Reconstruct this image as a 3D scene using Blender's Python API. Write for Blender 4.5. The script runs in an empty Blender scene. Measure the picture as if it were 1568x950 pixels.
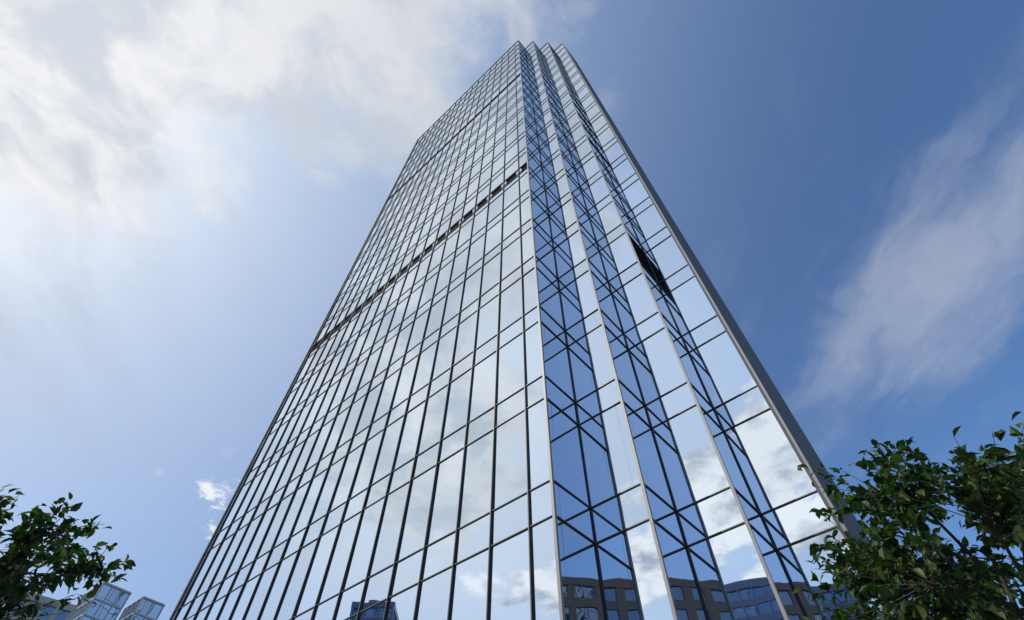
import bpy, math, random
from mathutils import Vector, Matrix
random.seed(7)
scene=bpy.context.scene
CAMZ=1.6
# ------------------------------------------------------------------ helpers
def new_mat(name):
    m=bpy.data.materials.new(name); m.use_nodes=True
    nt=m.node_tree
    for n in list(nt.nodes): nt.nodes.remove(n)
    return m,nt
class MB:
    def __init__(s): s.v=[]; s.f=[]
    def quad(s,a,b,c,d):
        i=len(s.v); s.v+= [tuple(a),tuple(b),tuple(c),tuple(d)]; s.f.append((i,i+1,i+2,i+3))
    def poly(s,pts):
        i=len(s.v); s.v+=[tuple(p) for p in pts]; s.f.append(tuple(range(i,i+len(pts))))
    def hexa(s,p):
        i=len(s.v); s.v+=[tuple(q) for q in p]
        for f in ((0,3,2,1),(4,5,6,7),(0,1,5,4),(1,2,6,5),(2,3,7,6),(3,0,4,7)):
            s.f.append(tuple(i+k for k in f))
    def box(s,x0,x1,y0,y1,z0,z1):
        s.hexa([(x0,y0,z0),(x1,y0,z0),(x1,y1,z0),(x0,y1,z0),(x0,y0,z1),(x1,y0,z1),(x1,y1,z1),(x0,y1,z1)])
    def obj(s,name,mat,parent=None,loc=None,rot=0,smooth=False):
        me=bpy.data.meshes.new(name); me.from_pydata(s.v,[],s.f); me.update()
        me.materials.append(mat)
        if smooth:
            for p in me.polygons: p.use_smooth=True
        o=bpy.data.objects.new(name,me); scene.collection.objects.link(o)
        if parent: o.parent=parent
        if loc: o.location=loc; o.rotation_euler=(0,0,rot)
        return o
def empty(name,loc=(0,0,0),rot=0):
    e=bpy.data.objects.new(name,None); scene.collection.objects.link(e)
    e.location=loc; e.rotation_euler=(0,0,rot); return e

def simple(name,col,rough=.6,metal=0.,var=.15,scale=2.,spec=.5):
    m,nt=new_mat(name); N=nt.nodes;L=nt.links
    out=N.new('ShaderNodeOutputMaterial'); b=N.new('ShaderNodeBsdfPrincipled')
    tc=N.new('ShaderNodeTexCoord'); no=N.new('ShaderNodeTexNoise'); no.inputs['Scale'].default_value=scale; no.inputs['Detail'].default_value=4
    L.new(tc.outputs['Object'],no.inputs['Vector'])
    mx=N.new('ShaderNodeMix'); mx.data_type='RGBA'
    mx.inputs[6].default_value=(*[c*(1-var) for c in col],1); mx.inputs[7].default_value=(*[min(1,c*(1+var)) for c in col],1)
    L.new(no.outputs['Fac'],mx.inputs[0]); L.new(mx.outputs[2],b.inputs['Base Color'])
    b.inputs['Roughness'].default_value=rough; b.inputs['Metallic'].default_value=metal
    b.inputs['Specular IOR Level'].default_value=spec
    L.new(b.outputs[0],out.inputs[0]); return m

def mirror_glass(name,tint,base,rough=.012,refl=.8,wave=.02):
    m,nt=new_mat(name); N=nt.nodes;L=nt.links
    out=N.new('ShaderNodeOutputMaterial')
    gl=N.new('ShaderNodeBsdfGlossy'); gl.inputs['Roughness'].default_value=rough
    df=N.new('ShaderNodeBsdfDiffuse'); df.inputs['Color'].default_value=(*base,1)
    geo=N.new('ShaderNodeNewGeometry')
    mx=N.new('ShaderNodeMix'); mx.data_type='RGBA'
    mx.inputs[6].default_value=(*[c*.88 for c in tint],1); mx.inputs[7].default_value=(*tint,1)
    L.new(geo.outputs['Random Per Island'],mx.inputs[0]); L.new(mx.outputs[2],gl.inputs['Color'])
    lw=N.new('ShaderNodeLayerWeight'); lw.inputs['Blend'].default_value=.5
    mr=N.new('ShaderNodeMapRange'); mr.inputs['To Min'].default_value=refl; mr.inputs['To Max'].default_value=.97
    L.new(lw.outputs['Fresnel'],mr.inputs['Value'])
    ms=N.new('ShaderNodeMixShader'); L.new(mr.outputs[0],ms.inputs[0]); L.new(df.outputs[0],ms.inputs[1]); L.new(gl.outputs[0],ms.inputs[2])
    tc=N.new('ShaderNodeTexCoord'); no=N.new('ShaderNodeTexNoise'); no.inputs['Scale'].default_value=.35; no.inputs['Detail'].default_value=1
    L.new(tc.outputs['Object'],no.inputs['Vector'])
    bp=N.new('ShaderNodeBump'); bp.inputs['Strength'].default_value=1; bp.inputs['Distance'].default_value=wave
    L.new(no.outputs['Fac'],bp.inputs['Height']); L.new(bp.outputs[0],gl.inputs['Normal'])
    L.new(ms.outputs[0],out.inputs[0]); return m

M_glass=mirror_glass('tower_glass',(.80,.885,.97),(.02,.04,.07),refl=.89,wave=.006)
M_dark=simple('dark_frame',(.024,.024,.028),.5,0.2,spec=.3)
M_cap=simple('bronze_cap',(.10,.095,.09),.5,.2,.08)
M_alu=simple('aluminium_post',(.22,.21,.20),.5,.1,.08)
M_grey=simple('grey_panel',(.105,.11,.125),.7,.0,.06,.3,spec=.2)
M_louv_refl=simple('black_louvre_and_dark_refl',(.03,.031,.036),.9,spec=0.05)
M_back=simple('core_dark',(.02,.02,.025),.8)
M_roof=simple('roof_gravel',(.25,.25,.25),.9)

# ------------------------------------------------------------------ tower
d1=Vector((-.749,.6626,0)); d2=Vector((.6626,.749,0))
C=Vector((3.14,33.85,0)); Lp=C+d1*72.9
H=280+CAMZ
s_=5.1; GW=11.6
I1=C+d2*s_; O2=I1-d1*s_; I2=O2+d2*s_; O3=I2-d1*s_; I3=O3+d2*s_; R=I3-d1*s_
G=R+d2*GW; G1=G+d1*8; G2=G1+d2*42; G3=Lp+d2*(s_*3+GW+42)
tower=empty('skyscraper')
glass=MB(); dark=MB(); alu=MB(); cap=MB(); grey=MB(); louv_refl=MB(); back=MB()
kk=lambda k:(22.2+12.2*k+CAMZ,25.3+12.2*k+CAMZ)
lines=[]
for k in range(-1,21): lines+= [*kk(k)]
def seg(A,B,n,cuts,louvres_and_dark_refl=(),fins=True,extra=(),tilt=.0028,piers=None,hw=.095):
    u=(B-A).normalized(); W=(B-A).length
    P=lambda a,o,z: A+u*a+n*o+Vector((0,0,z))
    def bx(m,a0,a1,o0,o1,z0,z1):
        m.hexa([P(a0,o0,z0),P(a1,o0,z0),P(a1,o1,z0),P(a0,o1,z0),P(a0,o0,z1),P(a1,o0,z1),P(a1,o1,z1),P(a0,o1,z1)])
    cs=[0]+list(cuts)+[W]
    ln=sorted(lines+list(extra)); zs=[0.0]+ln+[H]
    flip = u.cross(Vector((0,0,1))).dot(n)<0
    for i in range(len(cs)-1):
        a0,a1=cs[i],cs[i+1]
        for j in range(len(zs)-1):
            z0,z1=zs[j],zs[j+1]
            isl=any(z0>=l0-.01 and z1<=l1+.01 for (l0,l1) in louvres_and_dark_refl)
            if isl:
                louv_refl.quad(P(a0,-.45,z0),P(a1,-.45,z0),P(a1,-.45,z1),P(a0,-.45,z1))
                nb=max(2,int((z1-z0)/.5))
                for q in range(nb):
                    zz=z0+(q+.5)*(z1-z0)/nb
                    bx(louv_refl,a0+.12,a1-.12,-.4,-.1,zz-.03,zz+.03)
                continue
            tx=random.gauss(0,tilt)*(a1-a0)/2; tz=random.gauss(0,tilt*.6)*(z1-z0)/2
            q=[P(a0,-tx-tz,z0),P(a1,tx-tz,z0),P(a1,tx+tz,z1),P(a0,-tx+tz,z1)]
            if flip: q.reverse()
            glass.quad(*q)
    for a in cuts:
        bx(dark,a-hw,a+hw,-.1,.13,0,H+.6)
        if fins: bx(cap,a-.045,a+.045,.13,.21,0,H+1.2)
        if piers:
            for s0,s1 in ((a+hw,a+.7),(a-.7,a-hw)):
                qd=[P(s0,.01,piers[0]),P(s1,.01,piers[0]),P(s1,.01,piers[1]),P(s0,.01,piers[1])]
                if flip: qd.reverse()
                glass.quad(*qd)
    for z in ln:
        bx(dark,.05,W-.05,-.1,.07,z-.075,z+.075)
        bx(cap,.05,W-.05,.07,.11,z-.035,z+.035)
    bx(dark,.05,W-.05,-.1,.2,H-.5,H+.3)
    back.quad(P(0,-.8,0),P(W,-.8,0),P(W,-.8,H-.3),P(0,-.8,H-.3))
n1=-d2; n2=-d1
cuts=[2.35+4.05*i for i in range(18) if 2.35+4.05*i<72.5]
seg(C,Lp,n1,cuts,louvres_and_dark_refl=[(99.2,102.2),(102.2,102.7),kk(14)],extra=[99.2,102.2,102.7],piers=(99.29,102.1))
seg(C,I1,n2,[],fins=False); seg(O2,I1,n1,[],fins=False)
seg(O2,I2,n2,[],fins=False); seg(O3,I2,n1,[],fins=False)
seg(O3,I3,n2,[],louvres_and_dark_refl=[(kk(3)[1],kk(4)[0]),kk(8)],fins=False); seg(R,I3,n1,[],fins=False)  # black slots on this notch: dark reflections put in as black louvre panels
seg(G1,G2,-d1,[4.05*i for i in range(1,11)]); seg(G2,G3,d2,[4.05*i for i in range(1,20)]); seg(G3,Lp,d1,[4.05*i for i in range(1,17)])
def post(m,p,r,z1,z0=0):
    a=d1*r; b=d2*r
    q=[p+a+b,p-a+b,p-a-b,p+a-b]
    m.hexa([x+Vector((0,0,z0)) for x in q]+[x+Vector((0,0,z1)) for x in q])
for p in (C,O2,O3): post(alu,p,.12,H+1.6)
for p in (I1,I2,I3): post(dark,p+n1*.04+n2*.04,.07,H+.4)
for p in (Lp,G1,G2,G3): post(cap,p,.2,H+1.2)
# grey blade wall at the right of the notched corner
q=[R+n2*.22-d2*.22,G+n2*.22,G+d1*.5,R+d1*.22-d2*.22]
grey.hexa(q+[x+Vector((0,0,H+1)) for x in q])
q=[R+n2*.05-d2*.30,R+n2*.26-d2*.30,R+n2*.26-d2*.1,R+n2*.05-d2*.1]
alu.hexa(q+[x+Vector((0,0,H+1.3)) for x in q])
for z in lines[1::2]:
    q=[R+n2*.225-d2*.05,G+n2*.225,G+n2*.2,R+n2*.2-d2*.05]
    dark.hexa([x+Vector((0,0,z-.03)) for x in q]+[x+Vector((0,0,z+.03)) for x in q])
q=[G+n2*.2,G+d2*.4+n2*.2,G1+d2*.4,G1]
grey.hexa(q+[x+Vector((0,0,H+1)) for x in q])
roof=MB(); roof.poly([p+Vector((0,0,H-1)) for p in [Lp,C,I1,O2,I2,O3,I3,R,G,G1,G2,G3]])
glass.obj('glass_panes',M_glass,tower); dark.obj('dark_frames',M_dark,tower); alu.obj('corner_posts',M_alu,tower); cap.obj('mullion_caps',M_cap,tower)
grey.obj('grey_side_wall',M_grey,tower); louv_refl.obj('louvres_and_dark_refl',M_louv_refl,tower); back.obj('core_walls',M_back,tower); roof.obj('roof',M_roof,tower)

# ------------------------------------------------------------------ other buildings
def building(name,loc,rot,w,d,h,fl,bay,wallm,glassm,pier=.5,sp=1.1,penthouse=True):
    e=empty(name,(loc[0],loc[1],0),rot)
    wall=MB(); gl=MB(); rf=MB()
    nf=max(2,int(round(h/fl))); fl=h/nf
    sides=[(Vector((-w/2,-d/2,0)),Vector((1,0,0)),Vector((0,-1,0)),w),(Vector((w/2,-d/2,0)),Vector((0,1,0)),Vector((1,0,0)),d),
           (Vector((w/2,d/2,0)),Vector((-1,0,0)),Vector((0,1,0)),w),(Vector((-w/2,d/2,0)),Vector((0,-1,0)),Vector((-1,0,0)),d)]
    for A,u,n,W in sides:
        P=lambda a,o,z: A+u*a+n*o+Vector((0,0,z))
        def bx(m,a0,a1,o0,o1,z0,z1):
            m.hexa([P(a0,o0,z0),P(a1,o0,z0),P(a1,o1,z0),P(a0,o1,z0),P(a0,o0,z1),P(a1,o0,z1),P(a1,o1,z1),P(a0,o1,z1)])
        nb=max(2,int(round(W/bay))); bw=W/nb
        for j in range(nf):
            z0=j*fl
            bx(wall,.35,W-.35,-.35,0,z0,z0+sp)
            for i in range(nb):
                t=random.gauss(0,.006)
                gl.quad(P(i*bw,-.3-t,z0+sp),P((i+1)*bw,-.3+t,z0+sp),P((i+1)*bw,-.3+t,z0+fl),P(i*bw,-.3-t,z0+fl))
        for i in range(1,nb): bx(wall,i*bw-pier/2,i*bw+pier/2,-.35,.03,0,h)
        bx(wall,.35,W-.35,-.35,.12,h,h+max(.35,sp))
    c_=min(.3,pier)
    for sx in (-1,1):
        for sy in (-1,1):
            cx,cy=sx*(w/2-.2),sy*(d/2-.2); wall.box(cx-c_,cx+c_,cy-c_,cy+c_,0,h+max(.4,sp+.05))
    rf.box(-w/2+.4,w/2-.4,-d/2+.4,d/2-.4,h-.3,h+.2)
    if penthouse: rf.box(-w/4,w/4,-d/4,d/4,h+.2,h+3.6)
    wall.obj('walls',wallm,e); gl.obj('windows',glassm,e); rf.obj('roof',M_roof,e)
    return e
M_brown=simple('brown_stone',(.17,.13,.11),.8); M_beige=simple('beige_stone',(.42,.38,.34),.8); M_white=simple('pale_panel',(.38,.41,.45),.5)
M_purple=simple('blue_grey_panel',(.13,.15,.26),.6)
M_win=mirror_glass('window_glass',(.55,.62,.7),(.02,.025,.03),refl=.45); M_win2=mirror_glass('pale_window_glass',(.75,.83,.88),(.08,.11,.13),refl=.8)
def pol(az,dist): return (dist*math.sin(math.radians(az)),dist*math.cos(math.radians(az)))
building('stone_office_building',(222,92),math.radians(12),40,70,112,7.5,8,M_brown,M_win,2.6,2.8)
building('stone_office_building',(-10,-52),math.radians(6),34,24,60,4.6,5.5,M_brown,M_win,1.8,1.8)
building('blue_office_building',(-78,-26),math.radians(30),26,36,65,4,3,M_purple,M_win,.4,1.6)
building('glass_office_building',(-116,60),math.radians(5),12,10,68,4,3,M_purple,M_win,.4,1.4)
building('glass_office_building',pol(-37.7,165),math.radians(52),7,11,65,3.6,2.4,M_white,M_win2,.14,.3,False)
building('glass_office_building',pol(-34.5,170),math.radians(50),6,10,66.5,3.6,2.4,M_white,M_win2,.14,.3,False)
building('beige_office_building',pol(-41.3,150),math.radians(40),11,12,52.5,3.8,3,M_beige,M_win,.8,1.2,False)

# ------------------------------------------------------------------ ground
M_ground=simple('paving',(.28,.27,.26),.85,0,.15,.8); M_asph=simple('asphalt',(.05,.05,.052),.9,0,.25,3); M_paint=simple('road_paint',(.75,.75,.72),.7)
g=MB(); g.poly([(-3000,-3000,0),(3000,-3000,0),(3000,3000,0),(-3000,3000,0)]); g.obj('ground',M_ground)
r=MB(); r.box(-400,400,-16,-4,-.3,.004); r.obj('road',M_asph)
r=MB(); r.box(-400,400,-4,-3.8,-.2,.13); r.box(-400,400,-16.2,-16,-.2,.13); r.obj('kerb',M_beige)
r=MB()
for i in range(-60,60): r.quad((i*6,-10.08,.008),(i*6+3,-10.08,.008),(i*6+3,-9.92,.008),(i*6,-9.92,.008))
r.obj('road_marking',M_paint)

# ------------------------------------------------------------------ trees
def leaf_mat(name):
    m,nt=new_mat(name); N=nt.nodes;L=nt.links
    out=N.new('ShaderNodeOutputMaterial'); geo=N.new('ShaderNodeNewGeometry')
    cr=N.new('ShaderNodeValToRGB'); e=cr.color_ramp.elements
    e[0].color=(.012,.034,.010,1); e[1].color=(.10,.145,.03,1); x=e.new(.62); x.color=(.022,.062,.014,1)
    L.new(geo.outputs['Random Per Island'],cr.inputs[0])
    p=N.new('ShaderNodeBsdfPrincipled'); p.inputs['Roughness'].default_value=.5; p.inputs['Specular IOR Level'].default_value=.3
    L.new(cr.outputs[0],p.inputs['Base Color'])
    t=N.new('ShaderNodeBsdfTranslucent'); 
    mu=N.new('ShaderNodeMix'); mu.data_type='RGBA'; mu.blend_type='MULTIPLY'; mu.inputs[0].default_value=1; mu.inputs[7].default_value=(1.4,1.6,.5,1)
    L.new(cr.outputs[0],mu.inputs[6]); L.new(mu.outputs[2],t.inputs[0])
    ms=N.new('ShaderNodeMixShader'); ms.inputs[0].default_value=.27
    L.new(p.outputs[0],ms.inputs[1]); L.new(t.outputs[0],ms.inputs[2]); L.new(ms.outputs[0],out.inputs[0]); return m
M_leaf=leaf_mat('leaf'); M_bark=simple('bark',(.07,.055,.045),.9,0,.3,12)
def tube(m,a,b,ra,rb,sides=6):
    d=(b-a); 
    if d.length<1e-5: return
    d.normalize(); x=d.orthogonal().normalized(); y=d.cross(x); i=len(m.v)
    for p,rr in ((a,ra),(b,rb)):
        for k in range(sides):
            t=2*math.pi*k/sides; m.v.append(tuple(p+x*math.cos(t)*rr+y*math.sin(t)*rr))
    for k in range(sides):
        m.f.append((i+k,i+(k+1)%sides,i+sides+(k+1)%sides,i+sides+k))
def rv():
    while True:
        v=Vector((random.uniform(-1,1),random.uniform(-1,1),random.uniform(-1,1)))
        if v.length<=1: return v
def leaf(m,p,d,ln,wd):
    d=d.normalized(); s=d.cross(Vector((0,0,1))+rv()*.8)
    if s.length<.05: s=d.orthogonal()
    s.normalize(); n=s.cross(d); w=wd/2; c=.18*ln
    i=len(m.v)
    pts=[p, p+d*ln*.3+s*w*.85+n*w*.35, p+d*ln*.62+s*w*.8+n*(w*.35-c*.3), p+d*ln-n*c, p+d*ln*.62-s*w*.8+n*(w*.35-c*.3), p+d*ln*.3-s*w*.85+n*w*.35, p+d*ln*.3, p+d*ln*.62-n*c*.3]
    m.v+=[tuple(q) for q in pts]
    m.f+=[(i,i+1,i+6),(i+1,i+2,i+7,i+6),(i+2,i+3,i+7),(i,i+6,i+5),(i+6,i+7,i+4,i+5),(i+7,i+3,i+4)]
def tree(name,base,cc,rad,ntw,leaves,ll,seed,droop=.3,lobes=9,lr=(.5,.74)):
    random.seed(seed)
    e=empty(name,base); B=Vector(base); cc=Vector(cc)-B
    br=MB(); lf=MB()
    top=cc+Vector((0,0,-rad[2]*.35)); r0=.10
    n=8; pts=[]
    for i in range(n+1):
        t=i/n; pts.append(Vector((top.x*t**1.3,top.y*t**1.3,top.z*t-.05))+rv()*.04)
    for i in range(n): tube(br,pts[i],pts[i+1],r0*(1-.6*i/n),r0*(1-.6*(i+1)/n),8)
    for li in range(lobes):
        zf=1-2*(li+.5)/lobes; th=li*2.39996+seed; rr=math.sqrt(1-zf*zf)
        v=Vector((rr*math.cos(th),rr*math.sin(th),zf))*random.uniform(*lr)
        L_=cc+Vector((v.x*rad[0],v.y*rad[1],v.z*rad[2])); sz=random.uniform(.30,.46)
        st=pts[random.randint(5,8)]
        mid=(st+L_)/2+rv()*.15+Vector((0,0,.1)); 
        tube(br,st,mid,.032,.02); tube(br,mid,L_,.02,.010)
        for k in range(ntw):
            v=rv(); v=v*(1.0 if v.length<.5 else random.uniform(.8,1.1))
            tip=L_+Vector((v.x*rad[0],v.y*rad[1],v.z*rad[2]))*sz
            src=mid.lerp(L_,random.uniform(.5,1))
            m2=src.lerp(tip,.55)+rv()*.06
            tube(br,src,m2,.006,.004,4); tube(br,m2,tip,.004,.002,4)
            dirn=(tip-m2).normalized()
            for q in range(leaves):
                t=random.uniform(.15,1.05); p=m2.lerp(tip,t)+rv()*.05 if random.random()<.7 else src.lerp(m2,t)+rv()*.06
                dd=(dirn*.5+rv()*.9+Vector((0,0,-droop)))
                l=ll*random.uniform(.6,1.15); leaf(lf,p,dd,l,l*random.uniform(.52,.68))
    br.obj('branches',M_bark,e,smooth=True); lf.obj('foliage',M_leaf,e,smooth=False)
    return e
tree('broadleaf_tree',(5.3,5.95,0),(5.0,5.4,4.36),(2.15,1.9,1.6),34,12,.13,3,lobes=25,lr=(.45,.76))
tree('broadleaf_tree',(-6.6,5.55,0),(-5.22,4.80,4.26),(1.55,.8,.56),18,10,.115,11,lobes=14,lr=(.45,.82))

# ------------------------------------------------------------------ sun + sky
AZ,EL=-108.2,43.
def dirv(az,el): return Vector((math.sin(math.radians(az))*math.cos(math.radians(el)),math.cos(math.radians(az))*math.cos(math.radians(el)),math.sin(math.radians(el))))
S=dirv(AZ,EL); SB=dirv(-82,43)   # SB: brightest part of the thin cloud bank
sl=bpy.data.lights.new('sun','SUN'); sl.energy=3; sl.angle=math.radians(.5); sl.color=(1,.95,.88)
so=bpy.data.objects.new('sun',sl); scene.collection.objects.link(so); so.rotation_euler=(-S).to_track_quat('-Z','Y').to_euler(); so.location=(-60,10,90)
w=bpy.data.worlds.new('World'); scene.world=w; w.use_nodes=True
nt=w.node_tree; N=nt.nodes; Lk=nt.links
for n in list(N): N.remove(n)
def val(x,inp):
    if isinstance(x,(int,float)): inp.default_value=x
    else: Lk.new(x,inp)
def MT(op,a,b=None,c=None,clamp=False):
    n=N.new('ShaderNodeMath'); n.operation=op; n.use_clamp=clamp
    val(a,n.inputs[0])
    if b is not None: val(b,n.inputs[1])
    if c is not None: val(c,n.inputs[2])
    return n.outputs[0]
def VM(op,a,b=None,scale=None):
    n=N.new('ShaderNodeVectorMath'); n.operation=op
    for x,i in ((a,0),(b,1)):
        if x is None: continue
        if isinstance(x,tuple): n.inputs[i].default_value=x
        else: Lk.new(x,n.inputs[i])
    if scale is not None: val(scale,n.inputs['Scale'])
    return n
def MIX(f,a,b,blend='MIX'):
    n=N.new('ShaderNodeMix'); n.data_type='RGBA'; n.blend_type=blend; val(f,n.inputs[0])
    for x,i in ((a,6),(b,7)):
        if isinstance(x,tuple): n.inputs[i].default_value=(*x,1)
        else: Lk.new(x,n.inputs[i])
    return n.outputs[2]
def SS(x,a,b,t0=0.,t1=1.):
    n=N.new('ShaderNodeMapRange'); n.interpolation_type='SMOOTHSTEP'
    val(x,n.inputs['Value']); n.inputs['From Min'].default_value=a; n.inputs['From Max'].default_value=b
    n.inputs['To Min'].default_value=t0; n.inputs['To Max'].default_value=t1
    return n.outputs[0]
tc=N.new('ShaderNodeTexCoord'); D=tc.outputs['Generated']
sep=N.new('ShaderNodeSeparateXYZ'); Lk.new(D,sep.inputs[0])
zc=MT('MAXIMUM',sep.outputs[2],.06)
px=MT('DIVIDE',sep.outputs[0],zc); py=MT('DIVIDE',sep.outputs[1],zc)
cmb=N.new('ShaderNodeCombineXYZ'); Lk.new(px,cmb.inputs[0]); Lk.new(py,cmb.inputs[1]); P0=cmb.outputs[0]
def noise(vec,scale,detail=8,rough=.55,dist=0.,off=(0,0,0),stretch=(1,1,1),rotz=0):
    mp=N.new('ShaderNodeMapping'); Lk.new(vec,mp.inputs[0]); mp.inputs['Location'].default_value=off; mp.inputs['Scale'].default_value=stretch; mp.inputs['Rotation'].default_value=(0,0,rotz)
    n=N.new('ShaderNodeTexNoise'); n.inputs['Scale'].default_value=scale; n.inputs['Detail'].default_value=detail; n.inputs['Roughness'].default_value=rough; n.inputs['Distortion'].default_value=dist
    Lk.new(mp.outputs[0],n.inputs['Vector']); return n
wn=noise(P0,2.6,4,.55)
wv=VM('SUBTRACT',wn.outputs['Color'],(.5,.5,.5)).outputs[0]
PD=VM('ADD',P0,VM('SCALE',wv,scale=.3).outputs[0]).outputs[0]
sp2=N.new('ShaderNodeSeparateXYZ'); Lk.new(PD,sp2.inputs[0]); qx,qy=sp2.outputs[0],sp2.outputs[1]
def gauss(cx,cy,sx,sy,rot=0,x=None,y=None):
    x=qx if x is None else x; y=qy if y is None else y
    dx=MT('SUBTRACT',x,cx); dy=MT('SUBTRACT',y,cy)
    c,s=math.cos(rot),math.sin(rot)
    a=MT('DIVIDE',MT('ADD',MT('MULTIPLY',dx,c),MT('MULTIPLY',dy,s)),sx)
    b=MT('DIVIDE',MT('SUBTRACT',MT('MULTIPLY',dy,c),MT('MULTIPLY',dx,s)),sy)
    r2=MT('ADD',MT('MULTIPLY',a,a),MT('MULTIPLY',b,b))
    return MT('POWER',2.71828,MT('MULTIPLY',r2,-1.))
sky=N.new('ShaderNodeTexSky'); sky.sky_type='NISHITA'; sky.sun_disc=False
sky.sun_elevation=math.radians(EL); sky.sun_rotation=math.radians(AZ); sky.air_density=1.; sky.dust_density=.6; sky.ozone_density=4.
base=MIX(1.,sky.outputs[0],(1.16,1.40,1.60),'MULTIPLY')
dtm=MT('MAXIMUM',VM('DOT_PRODUCT',D,tuple(SB)).outputs['Value'],0.)
veil=MT('ADD',MT('MULTIPLY',MT('POWER',dtm,2.4),.88),MT('MULTIPLY',MT('POWER',dtm,30.),.3),clamp=True)
B=dirv(-126,39)
db=MT('MAXIMUM',VM('DOT_PRODUCT',D,tuple(B)).outputs['Value'],0.)
veil=MT('ADD',veil,MT('MULTIPLY',MT('POWER',db,5.),.34),clamp=True)
vcol=MIX(MT('POWER',dtm,12.),(5.7,6.9,8.8),(9.2,9.6,10.2))
col=MIX(veil,base,vcol)
# high cloud: soft puffy bank, upper left
f1=noise(PD,3.2,8,.58,.1,(3.1,1.7,0)).outputs['Fac']
f1b=noise(PD,9.,5,.6,.1,(1.1,4.7,0)).outputs['Fac']
bias=MT('ADD',gauss(-1.05,.14,.36,.30),gauss(-.34,.05,.36,.36,.2))
bias=MT('ADD',bias,MT('MULTIPLY',gauss(-1.5,.1,.35,.3),.45))
hc=SS(MT('ADD',MT('ADD',MT('MULTIPLY',bias,.60),f1),MT('MULTIPLY',f1b,.18)),.72,1.0)
hc=MT('MULTIPLY',hc,SS(px,.35,.05))
# thin streaks
f2=noise(PD,3.2,7,.6,.2,(0,5,0),(1.6,.5,1),-.25).outputs['Fac']
wb=MT('ADD',gauss(1.0,.62,.24,.52,.22),MT('MULTIPLY',gauss(-1.25,.75,.5,.4),.8))
wc=MT('MULTIPLY',SS(MT('ADD',MT('MULTIPLY',wb,.5),f2),.52,1.2),.68)
# cumulus (behind and low left)
f3=noise(P0,2.3,9,.55,.15,(7,2,0)).outputs['Fac']
f3b=noise(P0,9.,5,.6,0,(1,2,0)).outputs['Fac']
cb=MT('ADD',gauss(-1.8,-.7,.6,.6,.2,px,py),MT('MULTIPLY',gauss(-1.05,-1.0,.5,.33,0,px,py),.9))
cb=MT('MINIMUM',cb,1.)
cu=SS(MT('ADD',MT('ADD',MT('MULTIPLY',cb,.38),f3),MT('MULTIPLY',f3b,.13)),.80,.88)
f4=noise(P0,17.,7,.65,.3,(3,1,0)).outputs['Fac']
sm=SS(MT('ADD',MT('MULTIPLY',MT('ADD',gauss(-.94,1.40,.10,.12,0,px,py),MT('MULTIPLY',gauss(-1.03,1.62,.07,.08,0,px,py),.85)),.38),f4),.74,.94)
glow=MT('POWER',dtm,5.)
ccol=MIX(glow,(6.2,6.5,7.1),(9.5,9.5,9.5))
shd=noise(PD,5.5,6,.55,.1,(6.3,2.2,0)).outputs['Fac']
ccol=MIX(SS(shd,.36,.62),MIX(.6,ccol,(4.6,5.3,6.4)),ccol)
shade=noise(P0,5.,6,.6,.2,(2,2,0)).outputs['Fac']
cucol=MIX(SS(shade,.30,.56),(4.9,5.3,6.1),(11.,11.,11.))
col=MIX(MT('MULTIPLY',hc,.94),col,ccol)
col=MIX(wc,col,(4.6,5.1,6.3))
col=MIX(MT('MULTIPLY',cu,.94),col,cucol)
col=MIX(MT('MULTIPLY',sm,.9),col,(9.2,9.3,9.5))
bg=N.new('ShaderNodeBackground'); bg.inputs['Strength'].default_value=.1; Lk.new(col,bg.inputs[0])
wo=N.new('ShaderNodeOutputWorld'); Lk.new(bg.outputs[0],wo.inputs[0])

# ------------------------------------------------------------------ camera
cd=bpy.data.cameras.new('camera'); cam=bpy.data.objects.new('camera',cd); scene.collection.objects.link(cam)
cd.sensor_width=36; cd.lens=17.89; cd.clip_end=8000; cam.location=(0,0,CAMZ); cam.rotation_euler=(math.radians(90+55.2),0,0)
scene.camera=cam
scene.view_settings.view_transform='Standard'; scene.view_settings.look='None'; scene.view_settings.exposure=0
